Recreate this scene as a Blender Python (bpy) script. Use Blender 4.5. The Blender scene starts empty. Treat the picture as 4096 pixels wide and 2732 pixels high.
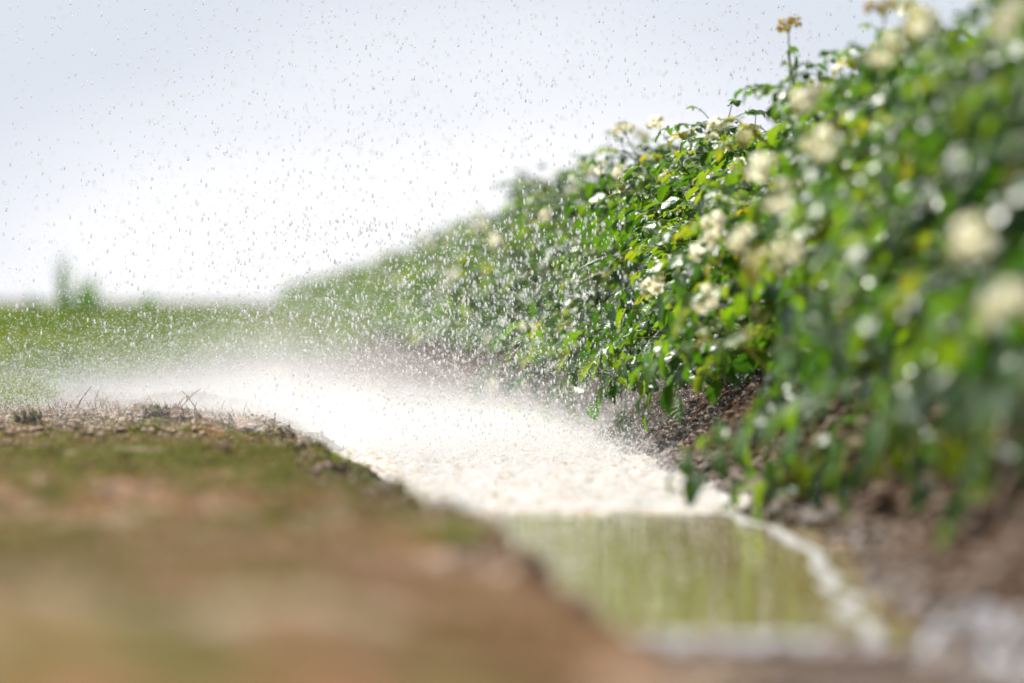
# Potato field with an irrigation shower falling into the furrow: low telephoto view, shallow depth of field.
import bpy, math, random
import numpy as np
from mathutils import Vector, Matrix, noise as mnoise

SEED = 7
rng = np.random.default_rng(SEED)
random.seed(SEED)
scene = bpy.context.scene
LINK = scene.collection.objects.link
PI = math.pi

CAM_H = 0.40            # camera height above the water (z = 0)
FPX = 1024 * 135 / 36   # focal length in pixels of the 1024 px frame
ROW_X = 1.40            # centre line of the potato ridge

# ------------------------------------------------------------------ mesh helpers
def mesh_np(name, verts, faces, mats, matidx=None, uv=None, col=None, smooth=True):
    """verts (n,3); faces: list of int arrays (m,k) with any k; mats: materials; uv/col per vertex."""
    me = bpy.data.meshes.new(name)
    verts = np.asarray(verts, np.float32)
    faces = [np.asarray(f, np.int32) for f in faces if len(f)]
    nl = sum(f.size for f in faces); nf = sum(len(f) for f in faces)
    me.vertices.add(len(verts)); me.vertices.foreach_set('co', verts.ravel())
    loops = np.concatenate([f.ravel() for f in faces])
    tot = np.concatenate([np.full(len(f), f.shape[1], np.int32) for f in faces])
    start = np.concatenate([[0], np.cumsum(tot)[:-1]]).astype(np.int32)
    me.loops.add(nl); me.loops.foreach_set('vertex_index', loops)
    me.polygons.add(nf); me.polygons.foreach_set('loop_start', start)
    me.polygons.foreach_set('use_smooth', np.full(nf, smooth, bool))
    for m in mats: me.materials.append(m)
    if matidx is not None: me.polygons.foreach_set('material_index', np.asarray(matidx, np.int32))
    if uv is not None:
        l = me.uv_layers.new(name='UVMap')
        l.data.foreach_set('uv', np.asarray(uv, np.float32)[loops].ravel())
    if col is not None:
        a = me.attributes.new('tint', 'FLOAT', 'POINT')
        a.data.foreach_set('value', np.asarray(col, np.float32))
    me.update(calc_edges=True); me.validate()
    return me

class MB:
    """collects pieces (verts, faces, material index, uv, tint) into one mesh"""
    def __init__(s): s.v = []; s.f = {}; s.uv = []; s.c = []; s.n = 0
    def add(s, v, f, mat=0, uv=None, tint=None):
        v = np.asarray(v, float).reshape(-1, 3)
        for q in (f if isinstance(f, list) else [f]):
            q = np.asarray(q, int)
            if len(q): s.f.setdefault((mat, q.shape[1]), []).append(q + s.n)
        s.v.append(v); k = len(v)
        s.uv.append(np.zeros((k, 2)) if uv is None else np.asarray(uv, float))
        s.c.append(np.zeros(k) if tint is None else np.broadcast_to(np.asarray(tint, float), (k,)))
        s.n += k
    def mesh(s, name, mats, smooth=True):
        fs, mi = [], []
        for (m, k), l in s.f.items():
            q = np.concatenate(l); fs.append(q); mi.append(np.full(len(q), m))
        return mesh_np(name, np.concatenate(s.v), fs, mats, np.concatenate(mi), np.concatenate(s.uv), np.concatenate(s.c), smooth)

def unit(a):
    a = np.asarray(a, float); return a / np.maximum(np.linalg.norm(a, axis=-1, keepdims=True), 1e-9)

def tube(mb, pts, r0, r1, n=6, mat=0, tint=0.0):
    pts = np.asarray(pts, float); k = len(pts)
    t = unit(np.gradient(pts, axis=0))
    ref = np.array([0.31, 0.17, 0.93]); a = unit(np.cross(t, ref)); b = np.cross(t, a)
    r = np.linspace(r0, r1, k)[:, None, None]
    ang = np.linspace(0, 2*PI, n, endpoint=False)
    ring = pts[:, None, :] + r*(np.cos(ang)[None, :, None]*a[:, None, :] + np.sin(ang)[None, :, None]*b[:, None, :])
    v = ring.reshape(-1, 3)
    i = np.arange(k-1)[:, None]*n; j = np.arange(n)[None, :]; j2 = (j+1) % n
    f = np.stack([i+j, i+j2, i+n+j2, i+n+j], -1).reshape(-1, 4)
    mb.add(v, [f, np.array([[*range((k-1)*n, k*n)]])], mat, None, tint)

def bez(p0, p1, p2, n=8):
    t = np.linspace(0, 1, n)[:, None]
    return (1-t)**2*np.asarray(p0) + 2*t*(1-t)*np.asarray(p1) + t*t*np.asarray(p2)

def obj(name, me, parent=None, loc=(0, 0, 0), label=None, cat=None, group=None, kind=None):
    o = bpy.data.objects.new(name, me); LINK(o)
    o.location = loc
    if parent is not None: o.parent = parent
    if label: o['label'] = label
    if cat: o['category'] = cat
    if group: o['group'] = group
    if kind: o['kind'] = kind
    return o

# ------------------------------------------------------------------ materials
def new_mat(name):
    m = bpy.data.materials.new(name); m.use_nodes = True
    nt = m.node_tree; nt.nodes.clear()
    out = nt.nodes.new('ShaderNodeOutputMaterial')
    return m, nt, out
def N(nt, typ, **kw):
    n = nt.nodes.new(typ)
    for k, v in kw.items():
        if k.startswith('_'): setattr(n, k[1:], v)
    for k, v in kw.items():
        if not k.startswith('_'): n.inputs[k.replace('__', ' ')].default_value = v
    return n
def L(nt, a, b): nt.links.new(a, b)
def ramp(nt, fac, stops, interp='LINEAR'):
    r = nt.nodes.new('ShaderNodeValToRGB'); r.color_ramp.interpolation = interp
    e = r.color_ramp.elements
    while len(e) < len(stops): e.new(0.5)
    for el, (p, c) in zip(e, stops): el.position = p; el.color = (*c, 1) if len(c) == 3 else c
    L(nt, fac, r.inputs[0]); return r.outputs[0]
def mixc(nt, fac, a, b, mode='MIX'):
    m = nt.nodes.new('ShaderNodeMix'); m.data_type = 'RGBA'; m.blend_type = mode
    for s, x in ((0, fac), (6, a), (7, b)):
        if isinstance(x, (int, float)): m.inputs[s].default_value = x
        elif isinstance(x, tuple): m.inputs[s].default_value = (*x, 1)
        else: L(nt, x, m.inputs[s])
    return m.outputs[2]
def math_(nt, op, a, b=None, c=None, clamp=False):
    m = nt.nodes.new('ShaderNodeMath'); m.operation = op; m.use_clamp = clamp
    for i, x in enumerate((a, b, c)):
        if x is None: continue
        if isinstance(x, (int, float)): m.inputs[i].default_value = x
        else: L(nt, x, m.inputs[i])
    return m.outputs[0]
def smooth(nt, x, a, b):
    m = nt.nodes.new('ShaderNodeMapRange'); m.interpolation_type = 'SMOOTHSTEP'
    m.inputs[1].default_value = a; m.inputs[2].default_value = b
    L(nt, x, m.inputs[0]); return m.outputs[0]

def leaf_material():
    m, nt, out = new_mat('potato_leaf')
    at = N(nt, 'ShaderNodeAttribute', _attribute_name='tint')
    oi = nt.nodes.new('ShaderNodeObjectInfo')
    uv = nt.nodes.new('ShaderNodeUVMap'); sx = nt.nodes.new('ShaderNodeSeparateXYZ'); L(nt, uv.outputs[0], sx.inputs[0])
    t, s = sx.outputs[0], math_(nt, 'ABSOLUTE', sx.outputs[1])
    # pinnate veins: side veins run obliquely from the midrib
    ph = math_(nt, 'SUBTRACT', t, math_(nt, 'MULTIPLY', s, 0.22))
    w = math_(nt, 'SINE', math_(nt, 'MULTIPLY', ph, 2*PI*7))
    vein = math_(nt, 'MAXIMUM', smooth(nt, w, 0.86, 1.0), smooth(nt, s, 0.09, 0.02))
    base = ramp(nt, at.outputs['Fac'], [(0, (0.004, 0.020, 0.006)), (0.45, (0.014, 0.060, 0.008)), (0.8, (0.045, 0.13, 0.010)), (0.95, (0.13, 0.22, 0.02)), (1.0, (0.30, 0.27, 0.03))])
    tone = math_(nt, 'ADD', 0.75, math_(nt, 'MULTIPLY', oi.outputs['Random'], 0.5))
    hs = nt.nodes.new('ShaderNodeHueSaturation'); L(nt, base, hs.inputs['Color']); L(nt, tone, hs.inputs['Value'])
    basev = mixc(nt, math_(nt, 'MULTIPLY', vein, 0.35), hs.outputs[0], (0.12, 0.24, 0.05))
    geo = nt.nodes.new('ShaderNodeNewGeometry')
    nz = N(nt, 'ShaderNodeTexNoise', Scale=95.0, Detail=2.0); L(nt, geo.outputs['Position'], nz.inputs['Vector'])
    hgt = math_(nt, 'ADD', math_(nt, 'MULTIPLY', vein, -0.30), math_(nt, 'MULTIPLY', nz.outputs['Fac'], 0.6))
    hgt = math_(nt, 'ADD', hgt, math_(nt, 'MULTIPLY', w, -0.06))
    bp = N(nt, 'ShaderNodeBump', Strength=0.5, Distance=0.004); L(nt, hgt, bp.inputs['Height'])
    p = N(nt, 'ShaderNodeBsdfPrincipled', Roughness=0.34); p.inputs['Specular IOR Level'].default_value = 0.45
    nr = N(nt, 'ShaderNodeTexNoise', Scale=14.0, Detail=1.0); L(nt, geo.outputs['Position'], nr.inputs['Vector'])
    L(nt, math_(nt, 'ADD', 0.14, math_(nt, 'MULTIPLY', nr.outputs['Fac'], 0.34)), p.inputs['Roughness'])
    L(nt, basev, p.inputs['Base Color']); L(nt, bp.outputs[0], p.inputs['Normal'])
    tr = nt.nodes.new('ShaderNodeBsdfTranslucent')
    tcol = ramp(nt, at.outputs['Fac'], [(0, (0.02, 0.09, 0.008)), (0.4, (0.13, 0.34, 0.010)), (0.65, (0.35, 0.58, 0.012)), (1.0, (0.68, 0.62, 0.03))])
    L(nt, tcol, tr.inputs['Color']); L(nt, bp.outputs[0], tr.inputs['Normal'])
    mx = N(nt, 'ShaderNodeMixShader', Fac=0.33); L(nt, p.outputs[0], mx.inputs[1]); L(nt, tr.outputs[0], mx.inputs[2])
    L(nt, mx.outputs[0], out.inputs[0])
    return m

def simple_mat(name, c1, c2, rough=0.5, scale=30.0, translucent=0.0, spec=0.5, tcol=None):
    m, nt, out = new_mat(name)
    at = N(nt, 'ShaderNodeAttribute', _attribute_name='tint')
    geo = nt.nodes.new('ShaderNodeNewGeometry')
    nz = N(nt, 'ShaderNodeTexNoise', Scale=scale, Detail=3.0); L(nt, geo.outputs['Position'], nz.inputs['Vector'])
    f = math_(nt, 'ADD', math_(nt, 'MULTIPLY', nz.outputs['Fac'], 0.5), math_(nt, 'MULTIPLY', at.outputs['Fac'], 0.75), clamp=True)
    c = ramp(nt, f, [(0.15, c1), (0.85, c2)])
    p = N(nt, 'ShaderNodeBsdfPrincipled', Roughness=rough); p.inputs['Specular IOR Level'].default_value = spec
    L(nt, c, p.inputs['Base Color'])
    if translucent > 0:
        tr = nt.nodes.new('ShaderNodeBsdfTranslucent')
        if tcol: tr.inputs[0].default_value = (*tcol, 1)
        else: L(nt, c, tr.inputs[0])
        mx = N(nt, 'ShaderNodeMixShader', Fac=translucent); L(nt, p.outputs[0], mx.inputs[1]); L(nt, tr.outputs[0], mx.inputs[2])
        L(nt, mx.outputs[0], out.inputs[0])
    else: L(nt, p.outputs[0], out.inputs[0])
    return m

def ground_material():
    m, nt, out = new_mat('soil_and_turf')
    geo = nt.nodes.new('ShaderNodeNewGeometry'); P = geo.outputs['Position']
    sx = nt.nodes.new('ShaderNodeSeparateXYZ'); L(nt, P, sx.inputs[0])
    def nz(scale, det=4.0, rough=0.6):
        n = N(nt, 'ShaderNodeTexNoise', Scale=scale, Detail=det, Roughness=rough); L(nt, P, n.inputs['Vector']); return n.outputs['Fac']
    fine, mid, big = nz(60.0), nz(9.0), nz(2.6, 3.0)
    soil = ramp(nt, math_(nt, 'ADD', math_(nt, 'MULTIPLY', fine, 0.6), math_(nt, 'MULTIPLY', mid, 0.4)),
                [(0.30, (0.012, 0.006, 0.003)), (0.5, (0.050, 0.027, 0.015)), (0.72, (0.15, 0.095, 0.060))])
    straw = ramp(nt, fine, [(0.25, (0.045, 0.022, 0.009)), (0.5, (0.19, 0.100, 0.047)), (0.75, (0.37, 0.215, 0.110))])
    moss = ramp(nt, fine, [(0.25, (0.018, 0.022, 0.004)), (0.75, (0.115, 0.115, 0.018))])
    Yc = sx.outputs[1]
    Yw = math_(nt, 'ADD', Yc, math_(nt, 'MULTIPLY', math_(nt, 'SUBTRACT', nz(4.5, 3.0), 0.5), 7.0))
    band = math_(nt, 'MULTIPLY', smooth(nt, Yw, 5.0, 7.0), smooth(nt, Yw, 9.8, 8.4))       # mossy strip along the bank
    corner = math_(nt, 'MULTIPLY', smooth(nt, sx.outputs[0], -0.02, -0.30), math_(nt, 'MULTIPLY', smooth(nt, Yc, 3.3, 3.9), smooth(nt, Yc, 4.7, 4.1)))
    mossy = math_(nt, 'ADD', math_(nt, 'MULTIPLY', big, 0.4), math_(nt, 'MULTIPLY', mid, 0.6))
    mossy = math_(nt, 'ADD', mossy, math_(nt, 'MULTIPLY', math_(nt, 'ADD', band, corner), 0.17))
    pale = ramp(nt, fine, [(0.25, (0.19, 0.135, 0.098)), (0.75, (0.53, 0.42, 0.33))])
    straw = mixc(nt, smooth(nt, nz(4.2, 2.0), 0.50, 0.62), straw, pale)
    straw = mixc(nt, smooth(nt, nz(6.5, 3.0), 0.52, 0.64), straw, (0.04, 0.019, 0.008))
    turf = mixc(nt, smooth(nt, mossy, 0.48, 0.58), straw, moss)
    turf = mixc(nt, smooth(nt, math_(nt, 'ADD', Yc, math_(nt, 'MULTIPLY', big, 1.5)), 10.2, 11.6), turf,      # rough ground under the meadow
                ramp(nt, mid, [(0.3, (0.035, 0.022, 0.010)), (0.7, (0.11, 0.085, 0.035))]))
    left = smooth(nt, math_(nt, 'ADD', sx.outputs[0], math_(nt, 'MULTIPLY', mid, 0.12)), 0.45, 0.36)
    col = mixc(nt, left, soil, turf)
    bp = N(nt, 'ShaderNodeBump', Strength=0.9, Distance=0.012); L(nt, math_(nt, 'ADD', fine, mid), bp.inputs['Height'])
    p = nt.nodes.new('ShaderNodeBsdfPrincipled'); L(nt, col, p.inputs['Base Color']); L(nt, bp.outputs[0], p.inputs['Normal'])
    # wet where the shower falls and close to the water line
    wet = smooth(nt, sx.outputs[2], 0.07, 0.0)
    L(nt, math_(nt, 'SUBTRACT', 0.9, math_(nt, 'MULTIPLY', wet, 0.55)), p.inputs['Roughness'])
    L(nt, math_(nt, 'ADD', 0.05, math_(nt, 'MULTIPLY', wet, 0.40)), p.inputs['Specular IOR Level'])
    L(nt, p.outputs[0], out.inputs[0])
    return m

def water_material():
    m, nt, out = new_mat('muddy_water')
    geo = nt.nodes.new('ShaderNodeNewGeometry')
    n1 = N(nt, 'ShaderNodeTexNoise', Scale=22.0, Detail=3.0); L(nt, geo.outputs['Position'], n1.inputs['Vector'])
    n2 = N(nt, 'ShaderNodeTexNoise', Scale=95.0, Detail=2.0); L(nt, geo.outputs['Position'], n2.inputs['Vector'])
    h = math_(nt, 'ADD', n1.outputs['Fac'], math_(nt, 'MULTIPLY', n2.outputs['Fac'], 0.35))
    vo = N(nt, 'ShaderNodeTexVoronoi', Scale=9.0); L(nt, geo.outputs['Position'], vo.inputs['Vector'])        # rings left by single drops
    rg = math_(nt, 'MULTIPLY', math_(nt, 'SINE', math_(nt, 'MULTIPLY', vo.outputs['Distance'], 46.0)), smooth(nt, vo.outputs['Distance'], 0.45, 0.1))
    h = math_(nt, 'ADD', h, math_(nt, 'MULTIPLY', rg, 0.16))
    bp = N(nt, 'ShaderNodeBump', Strength=0.08, Distance=0.006); L(nt, h, bp.inputs['Height'])
    p = N(nt, 'ShaderNodeBsdfPrincipled', Roughness=0.04, IOR=1.33)
    p.inputs['Base Color'].default_value = (0.22, 0.175, 0.070, 1); L(nt, bp.outputs[0], p.inputs['Normal'])
    L(nt, p.outputs[0], out.inputs[0])
    return m

def foam_material():
    m, nt, out = new_mat('white_water')
    geo = nt.nodes.new('ShaderNodeNewGeometry')
    n1 = N(nt, 'ShaderNodeTexNoise', Scale=38.0, Detail=4.0); L(nt, geo.outputs['Position'], n1.inputs['Vector'])
    c = ramp(nt, n1.outputs['Fac'], [(0.28, (0.50, 0.34, 0.19)), (0.42, (0.80, 0.70, 0.58)), (0.54, (0.92, 0.92, 0.93))])
    p = N(nt, 'ShaderNodeBsdfPrincipled', Roughness=0.55, IOR=1.33); L(nt, c, p.inputs['Base Color']); p.inputs['Specular IOR Level'].default_value = 0.12
    tr = nt.nodes.new('ShaderNodeBsdfTranslucent'); L(nt, c, tr.inputs[0])
    mx = N(nt, 'ShaderNodeMixShader', Fac=0.55); L(nt, p.outputs[0], mx.inputs[1]); L(nt, tr.outputs[0], mx.inputs[2])
    L(nt, mx.outputs[0], out.inputs[0])
    return m

def drop_material():
    m, nt, out = new_mat('clear_water_drop')
    g = N(nt, 'ShaderNodeBsdfGlass', Roughness=0.03, IOR=1.33)
    g.inputs['Color'].default_value = (1, 1, 1, 1)
    tr = nt.nodes.new('ShaderNodeBsdfTranslucent'); tr.inputs[0].default_value = (0.95, 0.96, 0.98, 1)   # white share standing in for sun glare inside the drop
    mx = N(nt, 'ShaderNodeMixShader', Fac=0.42); L(nt, g.outputs[0], mx.inputs[1]); L(nt, tr.outputs[0], mx.inputs[2])
    L(nt, mx.outputs[0], out.inputs[0]); return m

def spray_material():
    m, nt, out = new_mat('spray_droplet')
    p = N(nt, 'ShaderNodeBsdfPrincipled', Roughness=0.12, IOR=1.33); p.inputs['Base Color'].default_value = (0.9, 0.92, 0.95, 1)  # white base colour in place of sun glint on the fine droplets
    tr = nt.nodes.new('ShaderNodeBsdfTranslucent'); tr.inputs[0].default_value = (0.93, 0.95, 0.98, 1)
    mx = N(nt, 'ShaderNodeMixShader', Fac=0.7); L(nt, p.outputs[0], mx.inputs[1]); L(nt, tr.outputs[0], mx.inputs[2])
    L(nt, mx.outputs[0], out.inputs[0]); return m

M_LEAF = leaf_material()
M_STEM = simple_mat('potato_stem', (0.05, 0.11, 0.02), (0.22, 0.30, 0.05), 0.35, 20.0, 0.2)
M_STALK = simple_mat('flower_stalk', (0.30, 0.34, 0.04), (0.50, 0.47, 0.07), 0.4, 20.0, 0.25)
M_PETAL = simple_mat('cream_petal', (0.88, 0.86, 0.60), (0.96, 0.95, 0.78), 0.5, 60.0, 0.5)
M_ANTHER = simple_mat('orange_anther', (0.70, 0.42, 0.03), (0.85, 0.60, 0.06), 0.5)
M_SPENT = simple_mat('withered_petal', (0.35, 0.18, 0.03), (0.62, 0.42, 0.09), 0.7, 60.0, 0.3)
M_GRASS = simple_mat('meadow_blade', (0.016, 0.055, 0.005), (0.32, 0.31, 0.028), 0.5, 2.2, 0.34, spec=0.12, tcol=(0.20, 0.34, 0.012))
M_DRY = simple_mat('dry_blade', (0.11, 0.064, 0.033), (0.43, 0.285, 0.17), 0.8, 6.0, 0.2, spec=0.08)
M_WEED = simple_mat('weed_leaf', (0.03, 0.10, 0.02), (0.10, 0.21, 0.03), 0.35, 8.0, 0.35, tcol=(0.20, 0.40, 0.03))
M_MOSS = simple_mat('moss', (0.025, 0.036, 0.004), (0.17, 0.19, 0.016), 0.8, 80.0, 0.25, spec=0.06)
M_CLOD = simple_mat('soil_clod', (0.05, 0.032, 0.022), (0.34, 0.255, 0.19), 0.7, 90.0, spec=0.15)
M_GROUND, M_WATER, M_FOAM, M_DROP, M_SPRAY = ground_material(), water_material(), foam_material(), drop_material(), spray_material()

# ------------------------------------------------------------------ terrain
def sstep(x, a, b):
    t = np.clip((x-a)/(b-a), 0, 1); return t*t*(3-2*t)
def vnoise(x, y, s, seed=0):
    """cheap smooth value noise on arrays"""
    x = np.asarray(x)*s + seed*17.3; y = np.asarray(y)*s + seed*9.1
    xi = np.floor(x); yi = np.floor(y); fx = x-xi; fy = y-yi
    fx = fx*fx*(3-2*fx); fy = fy*fy*(3-2*fy)
    def h(a, b):
        v = np.sin(a*127.1 + b*311.7 + seed*74.7)*43758.5453; return v-np.floor(v)
    return ((h(xi, yi)*(1-fx)+h(xi+1, yi)*fx)*(1-fy) + (h(xi, yi+1)*(1-fx)+h(xi+1, yi+1)*fx)*fy)*2-1

def bank_edge(y):   # x of the top edge of the left bank
    return np.interp(y, [0, 3, 5, 7, 9.4, 14, 30, 60], [0.28, 0.285, 0.31, 0.20, 0.08, 0.06, 0.12, 0.2])
def water_left(y): return np.interp(y, [0, 4.5, 6.3, 9, 14, 60], [0.46, 0.44, 0.43, 0.40, 0.38, 0.40])
def water_right(y): return np.interp(y, [0, 4.3, 5, 6, 7, 10, 60], [0.70, 0.72, 0.81, 0.90, 0.93, 0.96, 0.95])
def ground_z(x, y):
    x = np.asarray(x, float); y = np.asarray(y, float)
    be, wl, wr = bank_edge(y), water_left(y), water_right(y)
    be = be + 0.04*vnoise(x*0, y, 1.7, 14) + 0.065*vnoise(x, y, 5.0, 3) + 0.04*vnoise(x, y, 15.0, 4)
    wl = wl + 0.02*vnoise(x*0, y, 6.0, 5); wr = wr + 0.025*vnoise(x*0, y, 5.0, 6)
    zl = np.interp(y, [0, 2, 3, 4.5, 7, 9.4], [0.24, 0.20, 0.165, 0.125, 0.10, 0.092]) + 0.018*vnoise(x, y, 2.4, 1) + 0.018*vnoise(x, y, 7.0, 2) + 0.007*vnoise(x, y, 31.0, 8)
    zl = zl - 0.035*sstep(x, be-0.28, be+0.03)
    zl = zl + 0.015*np.exp(-((y-9.3)/0.7)**2)*(x < 0.3)
    bed = -0.09 + 0.01*vnoise(x, y, 7.0, 9)
    bed = bed + 0.118*sstep(y, 4.60, 4.12) + 0.014*vnoise(x, y, 14.0, 10)*sstep(y, 4.8, 4.2)
    bed = bed + 0.15*sstep(y, 13.5, 17)
    ridge = np.interp(y, [5, 7, 9], [0.31, 0.27, 0.23])*sstep(x, wr-0.02, wr+0.40) - 0.02*sstep(x, wr-0.06, wr) + 0.02*vnoise(x, y, 8.0, 11) + 0.010*vnoise(x, y, 26.0, 12)
    furrow2 = -0.25*sstep(x, ROW_X+0.32, ROW_X+0.62)
    zr = ridge + furrow2
    end = np.minimum(wl+0.06, be + np.interp(y, [3, 5, 7.5], [0.10, 0.12, 0.32]))
    z = zl*(1-sstep(x, be, end)) + bed*sstep(x, be, end)
    k = sstep(x, wr-0.06, wr+0.06)
    z = z*(1-k) + np.maximum(zr, bed*(1-k)+zr*k)*k
    return z

def axis_pts(segs):
    out = []
    for a, b, st in segs: out.append(np.arange(a, b, st))
    return np.concatenate(out)
gx = axis_pts([(-400, -60, 40), (-60, -10, 5), (-10, -3, 0.5), (-3, -1.4, 0.06), (-1.4, 2.0, 0.016), (2.0, 4, 0.1), (4, 12, 0.8), (12, 60, 6), (60, 401, 40)])
gy = axis_pts([(-40, -4, 4), (-4, 2, 0.4), (2, 5, 0.025), (5, 13, 0.018), (13, 20, 0.06), (20, 60, 0.4), (60, 200, 8), (200, 1600, 70)])
X, Y = np.meshgrid(gx, gy)
Z = ground_z(X, Y)
nx, ny = len(gx), len(gy)
i = np.arange(ny-1)[:, None]*nx; j = np.arange(nx-1)[None, :]
quads = np.stack([i+j, i+j+1, i+nx+j+1, i+nx+j], -1).reshape(-1, 4)
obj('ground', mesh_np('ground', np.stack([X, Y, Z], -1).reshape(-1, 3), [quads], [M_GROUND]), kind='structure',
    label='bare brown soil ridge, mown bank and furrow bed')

def gz(x, y): return float(ground_z(np.array([x]), np.array([y]))[0])

# water sheet in the furrow
wx = np.linspace(0.0, 1.10, 56); wy = axis_pts([(3.9, 7.2, 0.04), (7.2, 14.4, 0.2)])
WX, WY = np.meshgrid(wx, wy); n = len(wx)
i = np.arange(len(wy)-1)[:, None]*n; j = np.arange(n-1)[None, :]
obj('water', mesh_np('water', np.stack([WX, WY, 0.0012*vnoise(WX, WY, 16, 20)], -1).reshape(-1, 3),
    [np.stack([i+j, i+j+1, i+n+j+1, i+n+j], -1).reshape(-1, 4)], [M_WATER]), kind='structure', label='brown water standing in the furrow between bank and ridge')

# ------------------------------------------------------------------ leaves
NT, NS = 7, 5
def leaflets(mb, O, U, W, length, width, curl, fold, tint, mat=0):
    """N ovate leaflets: origin O, axis U, normal W"""
    O = np.asarray(O, float); n = len(O)
    U = unit(U); V = unit(np.cross(W, U)); W = np.cross(U, V)
    t = np.linspace(0, 1, NT); s = np.linspace(-1, 1, NS)
    prof = (t+0.02)**0.55*(1.0-t)**0.72; prof = prof/prof.max(); prof[0] = 0.05; prof[-1] = 0.0
    T, S = np.meshgrid(t, s, indexing='ij')
    Pw = (prof[:, None]*S)
    L_ = np.asarray(length)[:, None, None]; Wd = np.asarray(width)[:, None, None]
    cu = np.asarray(curl)[:, None, None]; fo = np.asarray(fold)[:, None, None]
    ph = rng.uniform(0, 6.28, (n, 1, 1))
    # bend along the midrib as an arc of total angle cu
    ang = cu*T[None]
    uu = np.where(np.abs(cu) < 1e-3, T[None], np.sin(ang)/np.where(np.abs(cu) < 1e-3, 1, cu))
    ww = -np.where(np.abs(cu) < 1e-3, 0*T[None], (1-np.cos(ang))/np.where(np.abs(cu) < 1e-3, 1, cu))
    vv = Pw[None]*Wd/2*np.cos(fo*np.abs(S[None])*0.9)
    ww = ww*L_ + np.abs(Pw[None])*Wd/2*np.sin(fo) + 0.05*L_*np.sin(T[None]*9+ph)*np.abs(Pw[None])
    uu = uu*L_
    v = O[:, None, None, :] + uu[..., None]*U[:, None, None, :] + vv[..., None]*V[:, None, None, :] + ww[..., None]*W[:, None, None, :]
    q = np.array([[a*NS+b, a*NS+b+1, (a+1)*NS+b+1, (a+1)*NS+b] for a in range(NT-1) for b in range(NS-1)])
    f = (np.arange(n)[:, None, None]*(NT*NS) + q[None]).reshape(-1, 4)
    uvs = np.tile(np.stack([T, S], -1).reshape(-1, 2), (n, 1))
    mb.add(v.reshape(-1, 3), f, mat, uvs, np.repeat(np.asarray(tint), NT*NS))

def compound_leaf(acc, stems, base, direction, length, tint, up):
    """petiole + pairs of leaflets + terminal leaflet, drooping outwards"""
    d = unit(direction); up = np.asarray(up, float)
    tip = base + d*length + np.array([0, 0, -0.35*length*rng.uniform(0.2, 1.2)])
    mid = base + d*length*0.55 + np.array([0, 0, 0.10*length])
    P = bez(base, mid, tip, 7)
    tube(stems, P, 0.0017, 0.0008, 4, 0, 0.35)
    tg = unit(np.gradient(P, axis=0))
    def put(p, u, size, droop):
        w = unit(up + rng.normal(0, 0.28, 3))
        acc['O'].append(p); acc['U'].append(unit(u + np.array([0, 0, -droop]))); acc['W'].append(w)
        acc['L'].append(size); acc['B'].append(size*rng.uniform(0.62, 0.80)); acc['C'].append(rng.uniform(0.1, 1.1)); acc['F'].append(rng.uniform(0.05, 0.75))
        acc['T'].append(np.clip(tint + rng.normal(0, 0.10), 0, 1))
    side = unit(np.cross(tg, up))
    for k, fr in ((3, 0.62), (4, 0.8), (5, 0.95)):
        if rng.random() < 0.12: continue
        for sg in (-1, 1):
            put(P[k] + rng.normal(0, 0.003, 3), side[k]*sg + tg[k]*0.55, length*rng.uniform(0.22, 0.33)*(0.7+0.3*fr), rng.uniform(0.0, 0.45))
    put(P[-1], tg[-1], length*rng.uniform(0.32, 0.46), rng.uniform(0.1, 0.6))

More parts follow.
